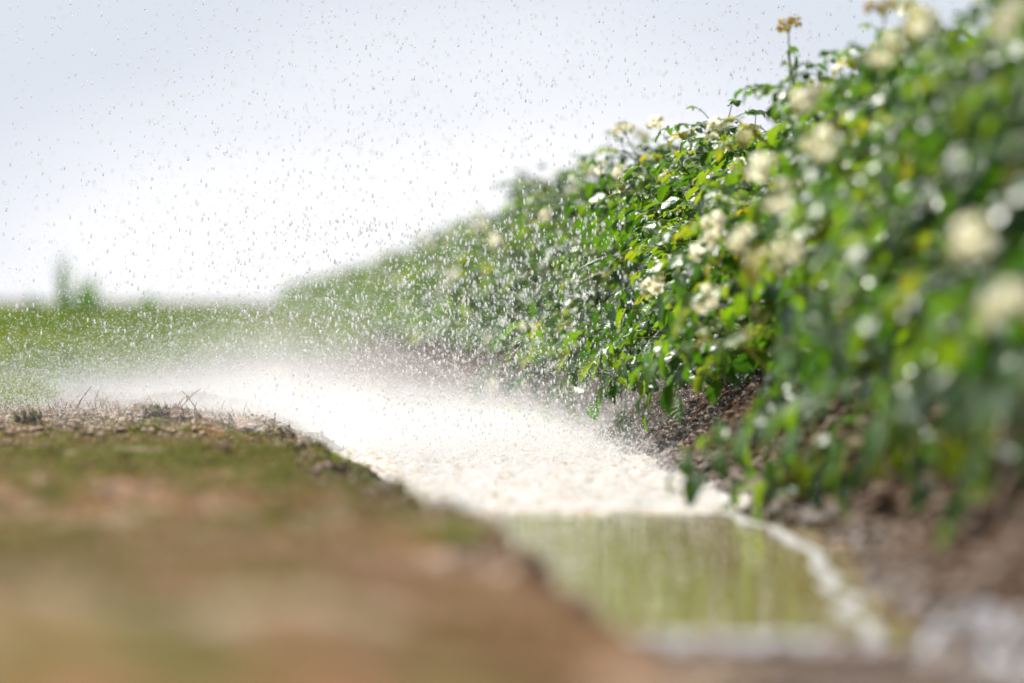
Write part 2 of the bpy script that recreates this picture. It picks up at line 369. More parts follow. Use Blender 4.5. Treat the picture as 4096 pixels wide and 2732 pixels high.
def build_plant(k):
    """foliage mesh, stem mesh and the stem tips of one potato plant (base at the origin)"""
    fol, stm = MB(), MB(); acc = {c: [] for c in 'OUWLBCFT'}; tips = []
    ns = 17
    for s in range(ns):
        a = 2*PI*(s + rng.uniform(-0.3, 0.3))/ns
        out = rng.uniform(0.25, 1.0) if s % 3 else rng.uniform(0.0, 0.45)
        hgt = rng.uniform(0.50, 0.70)*(1 - 0.62*max(0, out-0.35))
        tip = np.array([0.34*math.cos(a)*out, 0.27*math.sin(a)*out, hgt])
        ctl = np.array([0.14*math.cos(a)*out, 0.10*math.sin(a)*out, hgt*0.95])
        base = np.array([0.04*math.cos(a), 0.04*math.sin(a), -0.03])
        P = bez(base, ctl, tip, 14)
        tube(stm, P, 0.0055, 0.0022, 6, 0, 0.1); tips.append(P[-1])
        nl = 17
        for q in range(nl):
            t = 0.20 + 0.80*q/(nl-1)
            p = P[min(13, int(round(t*13)))]
            az = a + q*2.4 + rng.uniform(-0.5, 0.5)
            d = np.array([math.cos(az), math.sin(az), rng.uniform(-0.15, 0.45)])
            d = d + 0.9*np.array([math.cos(a), math.sin(a), 0])*out
            if q == nl-1: d = d*0.5 + np.array([0, 0, 0.7])
            ln = rng.uniform(0.08, 0.145)*(1.0 if q < nl-2 else 0.62)
            up = unit(np.array([math.cos(az)*0.35, math.sin(az)*0.35, 1.0]))
            young = 0.62 if q >= nl-2 else 0.42
            compound_leaf(acc, stm, p, d, ln, rng.normal(young, 0.13) + (0.42 if rng.random() < 0.035 else 0), up)
    # low skirt of hanging outer leaves
    for s in range(26):
        a = rng.uniform(0, 2*PI); r = rng.uniform(0.20, 0.32); z = rng.uniform(0.08, 0.36)
        p = np.array([r*math.cos(a), 0.8*r*math.sin(a), z])
        tube(stm, bez(p*np.array([0.25, 0.25, 0.2]), p*np.array([0.6, 0.6, 1.0])+np.array([0, 0, 0.05]), p, 6), 0.003, 0.0016, 5, 0, 0.2)
        d = np.array([math.cos(a), math.sin(a), rng.uniform(-0.6, 0.15)])
        compound_leaf(acc, stm, p, d, rng.uniform(0.13, 0.19), rng.normal(0.45, 0.16), unit([math.cos(a)*0.8, math.sin(a)*0.8, 0.8]))
    leaflets(fol, acc['O'], np.array(acc['U']), np.array(acc['W']), acc['L'], acc['B'], acc['C'], acc['F'], acc['T'])
    return fol.mesh('foliage', [M_LEAF]), stm.mesh('stems', [M_STEM]), tips
PLANTS = [build_plant(k) for k in range(7)]

# ------------------------------------------------------------------ flowers
def flower_mesh(name, pet, open_=1.0):
    """five-pointed fused corolla with an anther cone, axis +Z, about 30 mm wide"""
    mb = MB(); n = 20; rings = [0.0, 0.35, 0.7, 1.0]
    v = [[0, 0, 0]]; R = 0.0165*open_
    for r in rings[1:]:
        for q in range(n):
            a = 2*PI*q/n; star = 1 - 0.33*r*(0.5-0.5*math.cos(5*a))
            zz = 0.004*r - 0.007*r*r*(1 if q % 4 == 0 else 0.75) + 0.0015*math.sin(3*a+1)*r + (1-open_)*0.012*r
            v.append([R*r*star*math.cos(a), R*r*star*math.sin(a), zz])
    tri = np.array([[0, 1+q, 1+(q+1) % n] for q in range(n)])
    qd = np.array([[1+k*n+q, 1+(k+1)*n+q, 1+(k+1)*n+(q+1) % n, 1+k*n+(q+1) % n] for k in range(2) for q in range(n)])
    mb.add(v, [tri, qd], 0, None, 0.5)
    cone = np.array([[0, 0, -0.0005], [0, 0, 0.004], [0.0002, 0, 0.0075], [0, 0.0002, 0.0098]])
    tube(mb, cone, 0.0026, 0.0010, 8, 1, 0.4)
    return mb.mesh(name, [pet, M_ANTHER])
FLOWER = [flower_mesh('flower', M_PETAL, 1.0), flower_mesh('flower', M_PETAL, 0.82)]
SPENT = flower_mesh('withered_flower', M_SPENT, 0.62)

def cluster_mesh(kind, nfl, seed):
    """stalk (root at origin, head around z=0.12) and the places of its flowers; kinds: flower, bud"""
    r = np.random.default_rng(seed); mb = MB(); spots = []
    main = bez([0, 0, -0.10], [0.0, 0.01, 0.03], [0.012, 0, 0.09], 9); tube(mb, main, 0.0024, 0.0017, 6, 0, 0.5)
    for q in range(nfl):
        a = 2*PI*q/nfl + r.uniform(-0.4, 0.4); rr = r.uniform(0.010, 0.030)
        tip = np.array([0.012+rr*math.cos(a), rr*math.sin(a), 0.112 + r.uniform(-0.012, 0.016)])
        P = bez([0.012, 0, 0.088], [0.012+rr*0.4*math.cos(a), rr*0.4*math.sin(a), 0.116], tip, 6)
        tube(mb, P, 0.0012, 0.0010, 5, 0, 0.6)
        d = unit(np.array([math.cos(a)*0.9, math.sin(a)*0.9, r.uniform(-0.3, 0.7)]))
        tube(mb, np.array([tip-d*0.004, tip, tip+d*0.004]), 0.0034, 0.0022, 6, 0, 0.4)       # calyx
        if kind == 'bud': tube(mb, np.array([tip, tip+d*0.004, tip+d*0.009, tip+d*0.012]), 0.0032, 0.0008, 6, 0, 0.9)
        spots.append((tip+d*0.003, d))
    # some closed buds in the middle
    for q in range(3):
        a = r.uniform(0, 6.28); tip = np.array([0.012+0.008*math.cos(a), 0.008*math.sin(a), 0.110+r.uniform(0, 0.012)])
        tube(mb, np.array([tip, tip+[0, 0, 0.005], tip+[0, 0, 0.009]]), 0.0028, 0.001, 6, 0, 0.8)
    return mb.mesh('flower_cluster' if kind == 'flower' else 'bud_cluster', [M_STALK]), spots
CLUSTERS = [cluster_mesh('flower', 7, 1), cluster_mesh('flower', 5, 2), cluster_mesh('flower', 8, 3)]
BUDS = [cluster_mesh('bud', 6, 4), cluster_mesh('bud', 4, 5)]

def merged_cluster(kind):
    """far clusters: the stalk and its flowers in one mesh (their flowers are smaller than a pixel apart)"""
    me, spots = CLUSTERS[kind]
    mb = MB()
    vs = np.array([v.co for v in me.vertices]); 
    for p in me.polygons: pass
    by = {}
    for p in me.polygons: by.setdefault(len(p.vertices), []).append(list(p.vertices))
    mb.add(vs, [np.array(b) for b in by.values()], 0, None, 0.5)
    fm = FLOWER[0]; fv = np.array([v.co for v in fm.vertices])
    for p, d in spots:
        R = np.array(Vector(d).to_track_quat('Z', 'Y').to_matrix())
        for mi in (0, 1):
            by = {}
            for q in fm.polygons:
                if q.material_index == mi: by.setdefault(len(q.vertices), []).append(list(q.vertices))
            mb.add(fv@R.T*1.1 + p, [np.array(b) for b in by.values()], 1+mi, None, 0.5)
    return mb.mesh('flower_cluster', [M_STALK, M_PETAL, M_ANTHER])
FAR_CLUSTER = [merged_cluster(0), merged_cluster(1), merged_cluster(2)]

def add_cluster(plant, local, direction, kind='flower', scale=1.0, detail=True):
    """flower head at `local` (plant space), its stalk pointing back along -direction"""
    d = Vector(direction).normalized()
    rot = d.to_track_quat('Z', 'Y') @ Matrix.Rotation(random.uniform(0, 6.28), 4, 'Z').to_quaternion()
    src = BUDS if kind == 'bud' else CLUSTERS
    q = random.randrange(len(src))
    me, spots = src[q]
    if kind == 'flower' and not detail: me = FAR_CLUSTER[q]
    c = obj('bud_cluster' if kind == 'bud' else ('withered_flower_cluster' if kind == 'spent' else 'flower_cluster'), me, plant)
    c.rotation_mode = 'QUATERNION'; c.rotation_quaternion = rot; c.scale = (scale,)*3
    c.location = Vector(local) - rot @ Vector((0.012, 0, 0.112*scale))
    if detail and kind != 'bud':
        for p, dd in spots:
            f = obj('withered_flower' if kind == 'spent' else 'flower', SPENT if kind == 'spent' else random.choice(FLOWER), c)
            f.rotation_mode = 'QUATERNION'; f.rotation_quaternion = Vector(dd).to_track_quat('Z', 'Y'); f.location = p
            f.scale = (random.uniform(0.9, 1.2),)*3
    return c

# ------------------------------------------------------------------ the potato row
ys, y = [], 4.55
while y < 105:
    ys.append(y); y += 0.34 if y < 26 else (0.46 if y < 55 else 0.7)
ORD = ('first second third fourth fifth sixth seventh eighth ninth tenth eleventh twelfth thirteenth fourteenth fifteenth sixteenth '
       'seventeenth eighteenth nineteenth twentieth').split()
rows = []
for k, y in enumerate(ys):
    x = ROW_X + random.uniform(-0.05, 0.05)
    p = obj('potato_plant', None, None, (x, y, gz(x, y) - 0.01)); p.empty_display_size = 0.1
    fol, stm, tips = PLANTS[k % 7 if k < 14 else random.randrange(7)]
    p.rotation_euler.z = random.choice((0, PI)) + random.uniform(-0.35, 0.35)
    sc = random.uniform(0.96, 1.08); p.scale = (sc*1.05, sc*1.05, sc*(random.uniform(0.90, 1.07) if y < 12 else random.uniform(0.84, 1.14))*float(np.interp(y, [0, 6.5, 8, 10, 15, 38], [1.14, 1.09, 0.98, 0.94, 0.89, 0.79])))
    obj('foliage', fol, p); obj('stems', stm, p)
    p['category'] = 'potato plant'; p['group'] = 'potato plants along the ridge'
    rows.append((p, tips))

def face_x(z):   # x of the visible face of the row at height z
    return float(np.interp(z, [0.05, 0.25, 0.5, 0.75, 0.92, 1.0], [1.04, 1.00, 1.01, 1.11, 1.28, 1.40]))
def on_face(u, v, lift=0.0):
    """real position on the row's face that shows at photo pixel (u, v) of the 2351 px wide view"""
    px, py = u*1024/2351, v*1024/2351
    z = 0.5
    for _ in range(30):
        xx = face_x(z) - lift; yy = xx*FPX/max(px-240, 8); zn = CAM_H + (300-py)*yy/FPX
        z = 0.5*z + 0.5*min(zn, 1.05)
    return Vector((xx, yy, zn))
HERO = [(1258, 492, 'flower'), (1645, 515, 'flower'), (1612, 572, 'flower'), (1505, 655, 'flower'), (1800, 452, 'flower'), (1705, 545, 'flower'),
        (1862, 228, 'flower'), (1650, 292, 'flower'), (1752, 382, 'flower'), (2240, 548, 'flower'), (1820, 578, 'flower'),
        (2335, 30, 'flower'), (2045, 115, 'flower'), (2130, 45, 'flower'), (1900, 330, 'flower'), (2325, 690, 'flower'), (1118, 786, 'flower'), (1210, 750, 'flower'), (1130, 882, 'flower'), (1140, 560, 'flower'),
        (1040, 625, 'flower'), (985, 560, 'flower'), (905, 640, 'flower'), (1505, 282, 'flower'), (1375, 382, 'flower'),
        (1300, 745, 'bud'), (1425, 432, 'bud'), (1620, 780, 'bud'), (1740, 760, 'bud'), 
        (1815, 52, 'spent'), (2040, 12, 'spent'), (1630, 690, 'flower'), (1950, 700, 'bud')]
count = {}
bpy.context.view_layer.update()
for u, v, kind in HERO:
    w = on_face(u, v, 0.05 if u < 1690 else 0.11)
    if kind == 'spent': w = Vector((1.24, 1.24*FPX/(u*1024/2351-240), 0)); w.z = CAM_H + (300-v*1024/2351)*w.y/FPX
    p = min(rows, key=lambda r: abs(r[0].location.y - w.y))[0]
    loc = p.matrix_world.inverted() @ w
    d = Vector((-0.75, -0.25, 0.75)) if kind != 'spent' else Vector((-0.05, 0.1, 1))
    if kind == 'bud': d = Vector((-1, -0.1, 0.25))
    d = p.matrix_world.inverted().to_3x3() @ d
    c = add_cluster(p, loc, d, kind, random.uniform(0.85, 1.05) if w.y > 8.3 else random.uniform(0.85, 1.1), w.y < 16)
    count.setdefault(p.name, []).append(kind)
    if kind == 'spent':                                  # the tall leafy shoot that carries the withered flowers
        mb, acc, st = MB(), {c_: [] for c_ in 'OUWLBCFT'}, MB()
        top = np.array(w) - [0, 0, 0.13]; root = np.array([w.x+0.06, w.y+0.03, w.z-0.62])
        P = bez(root, (root+top)/2+[0.02, 0, 0.05], top + [0, 0, 0.07], 12); tube(st, P, 0.005, 0.003, 6, 0, 0.1)
        for q in range(4, 12):
            az = q*2.4; compound_leaf(acc, st, P[q], np.array([math.cos(az), math.sin(az), 0.35]), random.uniform(0.09, 0.14), 0.4, [0, 0, 1])
        leaflets(mb, acc['O'], np.array(acc['U']), np.array(acc['W']), acc['L'], acc['B'], acc['C'], acc['F'], acc['T'])
        inv = p.matrix_world.inverted()
        for nm, me in (('tall_shoot', st.mesh('tall_shoot', [M_STEM])), ('shoot_leaves', mb.mesh('shoot_leaves', [M_LEAF]))):
            me.transform(inv); me.update(); obj(nm, me, p)
# further flower heads on stem tips all along the row
for k, (p, tips) in enumerate(rows):
    for q in range(random.choice((0, 0, 1)) if p.location.y < 16 else random.choice((2, 3, 4))):
        t = random.choice(tips)
        add_cluster(p, Vector(t) + Vector((0, 0, 0.06)), (t[0]*1.2, t[1]*1.2, 0.6), 'flower', random.uniform(0.75, 1.0), p.location.y < 9)
        count.setdefault(p.name, []).append('flower')
# low shoots that hang over the soil to the water's edge
for yy0, xx0, zz0 in ((7.1, 0.97, 0.10), (6.75, 0.99, 0.13), (4.95, 1.0, 0.22), (5.9, 1.02, 0.20), (5.4, 1.03, 0.24), (9.5, 1.06, 0.20), (10.6, 1.04, 0.18), (11.8, 1.0, 0.16), (13.0, 0.98, 0.16)):
    p = min(rows, key=lambda q: abs(q[0].location.y - yy0))[0]
    mb, acc, st = MB(), {c_: [] for c_ in 'OUWLBCFT'}, MB()
    P = bez([p.location.x-0.05, p.location.y, 0.30], [xx0+0.12, yy0, zz0+0.28], [xx0, yy0, zz0], 12); tube(st, P, 0.005, 0.0025, 6, 0, 0.1)
    for q in range(4, 12):
        az = q*2.4; compound_leaf(acc, st, P[q], np.array([math.cos(az)-0.5, math.sin(az), -0.25]), random.uniform(0.17, 0.23), rng.uniform(0.3, 0.6), unit([-0.8, -0.3, 0.8]))
    leaflets(mb, acc['O'], np.array(acc['U']), np.array(acc['W']), acc['L'], acc['B'], acc['C'], acc['F'], acc['T'])
    inv = p.matrix_world.inverted()
    for nm, me in (('low_shoot', st.mesh('low_shoot', [M_STEM])), ('shoot_leaves', mb.mesh('shoot_leaves', [M_LEAF]))):
        me.transform(inv); me.update(); obj(nm, me, p)
for k, (p, tips) in enumerate(rows):
    c = count.get(p.name, []); nf = c.count('flower')
    feat = ('withered orange flowers on a tall shoot' if 'spent' in c else 'with yellow bud stalks' if 'bud' in c else
            'with several cream flower heads' if nf >= 3 else 'with a cream flower head or two' if nf else 'all dark leaves')
    if k < 20: p['label'] = f'{ORD[k]} potato plant from the near ridge end, {feat}'
    else: p['label'] = 'wet potato plant far along the ridge where the row recedes'

# ------------------------------------------------------------------ grasses
def blades(mb, P, h, w, lean, az, tint, mat=0):
    """curved tapering blades, 2 quads + tip"""
    P = np.asarray(P, float); n = len(P); h = h[:, None]; w = w[:, None]; lean = lean[:, None]
    dirv = np.stack([np.cos(az), np.sin(az), 0*az], -1); side = np.stack([-np.sin(az), np.cos(az), 0*az], -1)
    up = np.array([0, 0, 1.0])
    def c(t): return P + up*h*(t - 0.35*lean*t*t) + dirv*h*lean*t*t
    v = np.stack([c(0)-side*w, c(0)+side*w, c(.4)-side*w*.85, c(.4)+side*w*.85, c(.75)-side*w*.5, c(.75)+side*w*.5, c(1.0)], 1)
    b = np.arange(n)[:, None]*7
    q = np.concatenate([b+np.array([[0, 1, 3, 2]]), b+np.array([[2, 3, 5, 4]])]); t = b+np.array([[4, 5, 6]])
    mb.add(v.reshape(-1, 3), [q, t], mat, None, np.repeat(tint, 7))

# tall meadow grass beyond the crest of the bank
def scatter(n, xr, y0, y1, pw=1.0):
    yy = y0*(y1/y0)**(rng.random(n)**pw); xx = xr[0] + (xr[1]-xr[0])*rng.random(n); return xx, yy
mb = MB()
n = 110000
yy = 10.6*(90/10.6)**rng.random(n)
xx = -(0.10*yy+0.6)*rng.random(n)**0.8 + 1.0
edge = np.interp(yy, [10, 12, 15, 18, 22, 28, 90], [-0.60, -0.56, -0.45, -0.25, 0.35, 0.9, 0.95])
keep = xx < edge + 0.22*vnoise(xx, yy, 1.3, 31)
xx, yy = xx[keep], yy[keep]; n = len(xx)
far = sstep(yy, 10.5, 20)
patch = vnoise(xx, yy, 0.5, 32)*0.5 + vnoise(xx, yy, 1.7, 33)*0.5
hh = (0.07 + 0.15*far + 0.06*np.maximum(patch, 0))*rng.uniform(0.6, 1.25, n)
ww = 0.0022*np.maximum(1, yy/14)
tt = np.clip(0.30 + 0.75*patch + rng.normal(0, 0.15, n), 0, 1)
blades(mb, np.stack([xx, yy, ground_z(xx, yy)-0.01], -1), hh, ww*rng.uniform(0.7, 1.4, n), rng.uniform(0.1, 0.8, n), rng.uniform(0, 6.28, n), tt)
obj('meadow_grass', mb.mesh('meadow_grass', [M_GRASS]), kind='stuff', label='green meadow grass beyond the bank, blurred towards the horizon', cat='grass')

# short mown turf, straw and moss on the near bank
mb = MB(); n = 60000
yy = 2.6*(11.5/2.6)**(rng.random(n)**0.75); xx = bank_edge(yy) + 0.05 - (0.4+yy*0.14)*rng.random(n)**0.9
patch = vnoise(xx, yy, 2.3, 41)*0.6 + vnoise(xx, yy, 7.0, 42)*0.4 + 0.22*sstep(yy + 1.6*vnoise(xx, yy, 4.0, 44), 5.2, 7.0) - 0.3*sstep(yy, 8.6, 9.4)
green = patch + rng.normal(0, 0.25, n) > 0.28
hh = rng.uniform(0.008, 0.03, n)*(0.75+0.4*(yy > 8) + 3.2*rng.random(n)**6*(yy > 8.6)*(0.4+0.6*sstep(xx, 0.0, -0.7)))*(0.6+0.7*np.clip(vnoise(xx, yy, 5.0, 43)+0.5, 0, 1.4)); ww = rng.uniform(0.0009, 0.0017, n); le = rng.uniform(0.4, 1.8, n); az = rng.uniform(0, 6.28, n)
P = np.stack([xx, yy, ground_z(xx, yy)-0.003], -1); tt = rng.random(n)*0.9
for msk, mi in ((green, 0), (~green, 1)):
    blades(mb, P[msk], hh[msk], ww[msk], le[msk], az[msk], tt[msk], mi)   # turf
obj('bank_turf', mb.mesh('bank_turf', [M_MOSS, M_DRY]), kind='stuff', label='short mown turf and straw covering the near bank', cat='grass')

# crumbs and clods of soil on the ridge slope and the bank edge
def ico(sub=1):
    import bmesh
    bm = bmesh.new(); bmesh.ops.create_icosphere(bm, subdivisions=sub, radius=1.0)
    v = np.array([x.co for x in bm.verts]); f = np.array([[w.index for w in q.verts] for q in bm.faces]); bm.free(); return v, f
IV, IF = ico(1); IV2, IF2 = ico(2)
def pebbles(mb, P, r, tint, mat=0, flat=0.75, V=IV, F=IF):
    n = len(P); k = len(V)
    jit = 1 + rng.normal(0, 0.22, (n, k, 1))
    sc = r[:, None, None]*np.stack([rng.uniform(0.7, 1.3, n), rng.uniform(0.7, 1.3, n), rng.uniform(0.5, 0.9, n)*flat/0.75], -1)[:, None, :]
    v = V[None]*jit*sc + np.asarray(P)[:, None, :]
    mb.add(v.reshape(-1, 3), (np.arange(n)[:, None, None]*k + F[None]).reshape(-1, 3), mat, None, np.repeat(tint, k))
mb = MB(); n = 10000
yy = 3.6*(16/3.6)**rng.random(n); xx = water_right(yy) + 0.02 + 0.36*rng.random(n)
r = 0.0025 + 0.014*rng.random(n)**4
pebbles(mb, np.stack([xx, yy, ground_z(xx, yy)+r*0.2], -1), r, rng.random(n)*0.5)
n = 4500
yy = 4.0*(11/4.0)**rng.random(n); be = bank_edge(yy); xx = be - 0.06 + (water_left(yy)-be+0.08)*rng.random(n)
r = 0.002 + 0.008*rng.random(n)**4
pebbles(mb, np.stack([xx, yy, ground_z(xx, yy)+r*0.2], -1), r, rng.random(n))
n = 1200
xx = rng.uniform(0.35, 1.0, n); yy = rng.uniform(3.2, 4.3, n); r = 0.003 + 0.012*rng.random(n)**4
pebbles(mb, np.stack([xx, yy, ground_z(xx, yy)+r*0.2], -1), r, rng.random(n))
n = 5200
yy = rng.normal(9.15, 0.55, n); xx = bank_edge(yy) + 0.03 - 1.5*rng.random(n)
m = (vnoise(xx, yy, 4.0, 71) + 0.6*rng.normal(0, 1, n)) > 0.1; xx, yy = xx[m], yy[m]; n = len(xx); r = 0.003 + 0.013*rng.random(n)**4
pebbles(mb, np.stack([xx, yy, ground_z(xx, yy)+r*0.25], -1), r, np.clip(rng.random(n)*0.7+0.4, 0, 1))
obj('soil_crumbs', mb.mesh('soil_crumbs', [M_CLOD], smooth=False), kind='stuff', label='crumbs and clods of wet grey brown soil on ridge and bank', cat='soil')

# individual tufts, weeds and stalks
def tuft(name, x, y, nb, h, w, spread, mat, label, cat, group, tint=0.5, lean=(0.1, 0.9)):
    mb = MB(); a = rng.uniform(0, 6.28, nb); r = spread*rng.random(nb)
    P = np.stack([r*np.cos(a), r*np.sin(a), 0*a-0.01], -1)
    blades(mb, P, h*rng.uniform(0.55, 1.1, nb), w*rng.uniform(0.7, 1.3, nb), rng.uniform(*lean, nb), a+rng.normal(0, 0.6, nb), np.clip(tint+rng.normal(0, 0.2, nb), 0, 1))
    return obj(name, mb.mesh(name, [mat]), None, (x, y, gz(x, y)), label, cat, group)
# tall weeds that break the horizon on the left
def tall_weed(x, y, h, wd, nb, label):
    mb = MB(); bx_ = rng.normal(0, wd, nb); by_ = rng.normal(0, 0.12, nb)
    hh_ = h*rng.uniform(0.55, 1.0, nb)*np.exp(-(bx_/(1.7*wd))**2)
    blades(mb, np.stack([bx_, by_, 0*bx_-0.02], -1), hh_, np.full(nb, 0.016), rng.uniform(0.02, 0.35, nb), rng.uniform(0, 6.28, nb), rng.random(nb))
    return obj('tall_weed', mb.mesh('tall_weed', [M_WEED]), None, (x, y, gz(x, y)), label, 'weed', 'tall weeds on the horizon')
tall_weed(-1.36, 30.0, 0.82, 0.05, 24, 'tallest blurred weed spike standing up against the pale sky')
tall_weed(-1.20, 30.5, 0.66, 0.11, 110, 'shorter blurred weed just right of the tallest spike on the horizon')
tall_weed(-1.50, 28.5, 0.55, 0.06, 18, 'low dark weed just left of the tallest spike on the horizon')
tall_weed(-0.80, 34.0, 0.52, 0.06, 70, 'faint low weed apart from the other weeds, nearer the middle of the horizon')
for x, y, h, lb in ((-1.02, 10.0, 0.10, 'green grass tuft at the far edge of the mown bank beside the frame'),
                    (-0.86, 9.7, 0.06, 'small green grass tuft on the crest by the straw stalk'),
                    (0.06, 9.2, 0.035, 'low green tuft at the corner where the bank bends to the furrow'),
                    (0.19, 8.1, 0.03, 'green tuft on the bank edge above the grey slope')):
    tuft('grass_tuft', x, y, 60, h, 0.0016, 0.05, M_GRASS, lb, 'grass tuft', 'grass tufts along the bank', 0.4)
for x, y, h, lb in ((1.10, 6.35, 0.13, 'bright green grass tuft under the hanging potato leaves'), (1.03, 6.9, 0.10, 'grass tuft with broad blades at the foot of the potato row'),
                    (1.07, 5.6, 0.11, 'yellowing grass tuft on the ridge near the right edge')):
    tuft('grass_tuft', x, y, 70, h, 0.003, 0.06, M_GRASS, lb, 'grass tuft', 'grass tufts on the ridge', 0.75)
for x, y, lb in ((0.26, 7.6, 'dark tuft hanging over the bank edge below the grey slope'), (0.25, 6.4, 'dark ragged tuft at the bank edge nearest the white water'),
                 (0.26, 5.6, 'blurred tuft on the bank edge beside the calm water'), (0.25, 4.7, 'very blurred tuft low on the bank edge near the puddle')):
    tuft('grass_tuft', x, y, 90, 0.04, 0.002, 0.05, M_GRASS, lb, 'grass tuft', 'grass tufts along the bank', 0.15, (0.6, 1.8))
def stalk(x, y, lean, h, label):
    mb = MB(); t = np.array([lean[0], lean[1], h]); tube(mb, bez([0, 0, -0.01], t*[0.4, 0.4, 0.6], t, 8), 0.0022, 0.0010, 5, 0, 0.3)
    blades(mb, np.array([t*0.4, t*0.7]), np.array([0.03, 0.025]), np.array([0.0012, 0.0012]), np.array([1.0, 1.2]), rng.uniform(0, 6.28, 2), np.array([0.4, 0.6]))
    return obj('dry_stalk', mb.mesh('dry_stalk', [M_DRY]), None, (x, y, gz(x, y)), label, 'dry stalk', 'dry stalks on the bank crest')
stalk(-0.43, 9.9, (0.05, 0, 0.0), 0.075, 'thick dry straw stalk leaning right on the bank crest')
stalk(-0.16, 9.9, (0.06, 0.0, 0), 0.055, 'dry straw stalk in the middle of the crest leaning right')
stalk(-0.10, 9.9, (-0.05, 0.0, 0), 0.065, 'dry straw stalk crossing left over its neighbour on the crest')
stalk(-0.60, 9.8, (-0.05, 0.02, 0), 0.055, 'dry straw stalk leaning left beside the green tuft')
stalk(0.085, 9.6, (0.002, 0, 0), 0.045, 'short upright dark stalk at the corner of the bank')
def clod(x, y, s_, label):
    v = IV2*np.array([1.15, 0.9, 0.7]); nrm = 1 + 0.22*vnoise(IV2[:, 0]*3+x*9, IV2[:, 1]*3+IV2[:, 2]*2, 1.0, 81) + 0.12*vnoise(IV2[:, 0]*7, IV2[:, 2]*7+y, 1.0, 82)
    mb = MB(); mb.add(v*nrm[:, None]*s_, IF2, 0, None, rng.random(len(v))*0.6)
    q = rng.integers(0, len(v), 40); pebbles(mb, (v*nrm[:, None]*s_)[q], np.full(40, s_*0.16), rng.random(40))
    up = v[:, 2] > 0.25; pp = (v*nrm[:, None]*s_)[up]; pp = np.repeat(pp, 5, 0) + rng.normal(0, s_*0.08, (len(pp)*5, 3)); k_ = len(pp)
    blades(mb, pp, rng.uniform(0.008, 0.022, k_), rng.uniform(0.001, 0.002, k_), rng.uniform(0.2, 1.5, k_), rng.uniform(0, 6.28, k_), rng.random(k_)*0.8, 1)
    return obj('soil_clod', mb.mesh('soil_clod', [M_CLOD, M_MOSS]), None, (x, y, gz(x, y)+s_*0.15), label, 'soil clod', 'mossy soil clods along the bank edge')
for x, y, s_, lb in ((0.09, 9.0, 0.035, 'mossy clod at the sharp corner of the bank'), (0.15, 8.3, 0.03, 'grey clod on the bank edge just past the corner'),
                     (0.18, 7.7, 0.035, 'clod with moss above the grey slope'), (0.21, 7.1, 0.03, 'small clod at the middle of the bank edge'),
                     (0.25, 6.6, 0.04, 'rounded mossy clod beside the front of the white water'), (0.25, 6.0, 0.035, 'brown clod at the bank edge by the calm water'),
                     (0.26, 5.2, 0.04, 'blurred brown clod low on the bank edge'), (-0.2, 9.3, 0.03, 'low clod on the bank crest by the crossed stalks'),
                     (-0.5, 9.2, 0.028, 'low clod on the bank crest near the thick stalk')): clod(x, y, s_, lb)
def moss(x, y, s, label):
    mb = MB(); n = 260; a = rng.uniform(0, 6.28, n); r = s*np.sqrt(rng.random(n)); zz = 0.35*s*(1-(r/s)**2)
    px, py = r*np.cos(a), 1.4*r*np.sin(a)
    g = ground_z(x+px, y+py) - gz(x, y)
    blades(mb, np.stack([px, py, g + zz*rng.random(n)-0.002], -1), rng.uniform(0.006, 0.016, n), rng.uniform(0.001, 0.002, n), rng.uniform(0.2, 1.5, n), rng.uniform(0, 6.28, n), np.clip(rng.normal(0.5, 0.25, n), 0, 1))
    pebbles(mb, np.stack([px, py, g], -1)[:80], np.full(80, s*0.16), rng.random(80), 0)
    return obj('moss_cushion', mb.mesh('moss_cushion', [M_MOSS]), None, (x, y, gz(x, y)), label, 'moss', 'moss cushions on the bank edge')
moss(0.345, 6.7, 0.035, 'bright green moss cushion at the bank edge beside the white water')
moss(0.27, 7.4, 0.035, 'duller green moss cushion on the bank edge a little further up')
for x, y, s_, lb in ((-0.05, 8.7, 0.06, 'broad dark moss cushion left of the bank corner'), (-0.22, 8.8, 0.05, 'moss cushion between the two straw stalks and the corner'),
                     (-0.40, 8.6, 0.06, 'moss cushion in front of the thick straw stalk'), (-0.62, 8.9, 0.05, 'moss cushion near the frame edge below the grass tuft'),
                     (0.15, 8.3, 0.045, 'moss cushion on the rounded shoulder of the bank')): moss(x, y, s_, lb)
moss(0.05, 9.0, 0.05, 'wide moss cushion where the bank edge bends away')

# ------------------------------------------------------------------ white water, rim foam, white sheen bits on the mud
sx_, sy_ = np.arange(0.10, 1.10, 0.007), np.arange(6.55, 13.5, 0.014)
SX, SY = np.meshgrid(sx_, sy_)
front = 6.72 + 0.10*vnoise(SX, SY*0, 4.0, 51) + 0.05*vnoise(SX, SY*0, 15.0, 52)
k = sstep(SY, front, front+0.7)
SZ = -0.012 + k*(0.012 + 0.008*vnoise(SX, SY, 22, 53) + 0.006*vnoise(SX, SY, 60, 54) + 0.03*np.maximum(0, vnoise(SX, SY, 45, 55)-0.62))
n = len(sx_)
i = np.arange(len(sy_)-1)[:, None]*n; j = np.arange(n-1)[None, :]
obj('white_water', mesh_np('white_water', np.stack([SX, SY, SZ], -1).reshape(-1, 3), [np.stack([i+j, i+j+1, i+n+j+1, i+n+j], -1).reshape(-1, 4)], [M_FOAM]),
    kind='stuff', label='churned white water where the shower strikes the furrow', cat='splashing water')
mb = MB(); n = 1500
yy = rng.uniform(4.3, 7.2, n); edge = water_right(yy) + 0.025*vnoise(yy*0, yy, 5.0, 6)
xx = edge - 0.01 + 0.005*rng.normal(0, 1, n); r = 0.0012+0.003*rng.random(n)**2
pebbles(mb, np.stack([xx, yy, 0.001+0*r], -1), r, rng.random(n))
n = 6000  # white bits over the near mud, standing in for its wet sheen
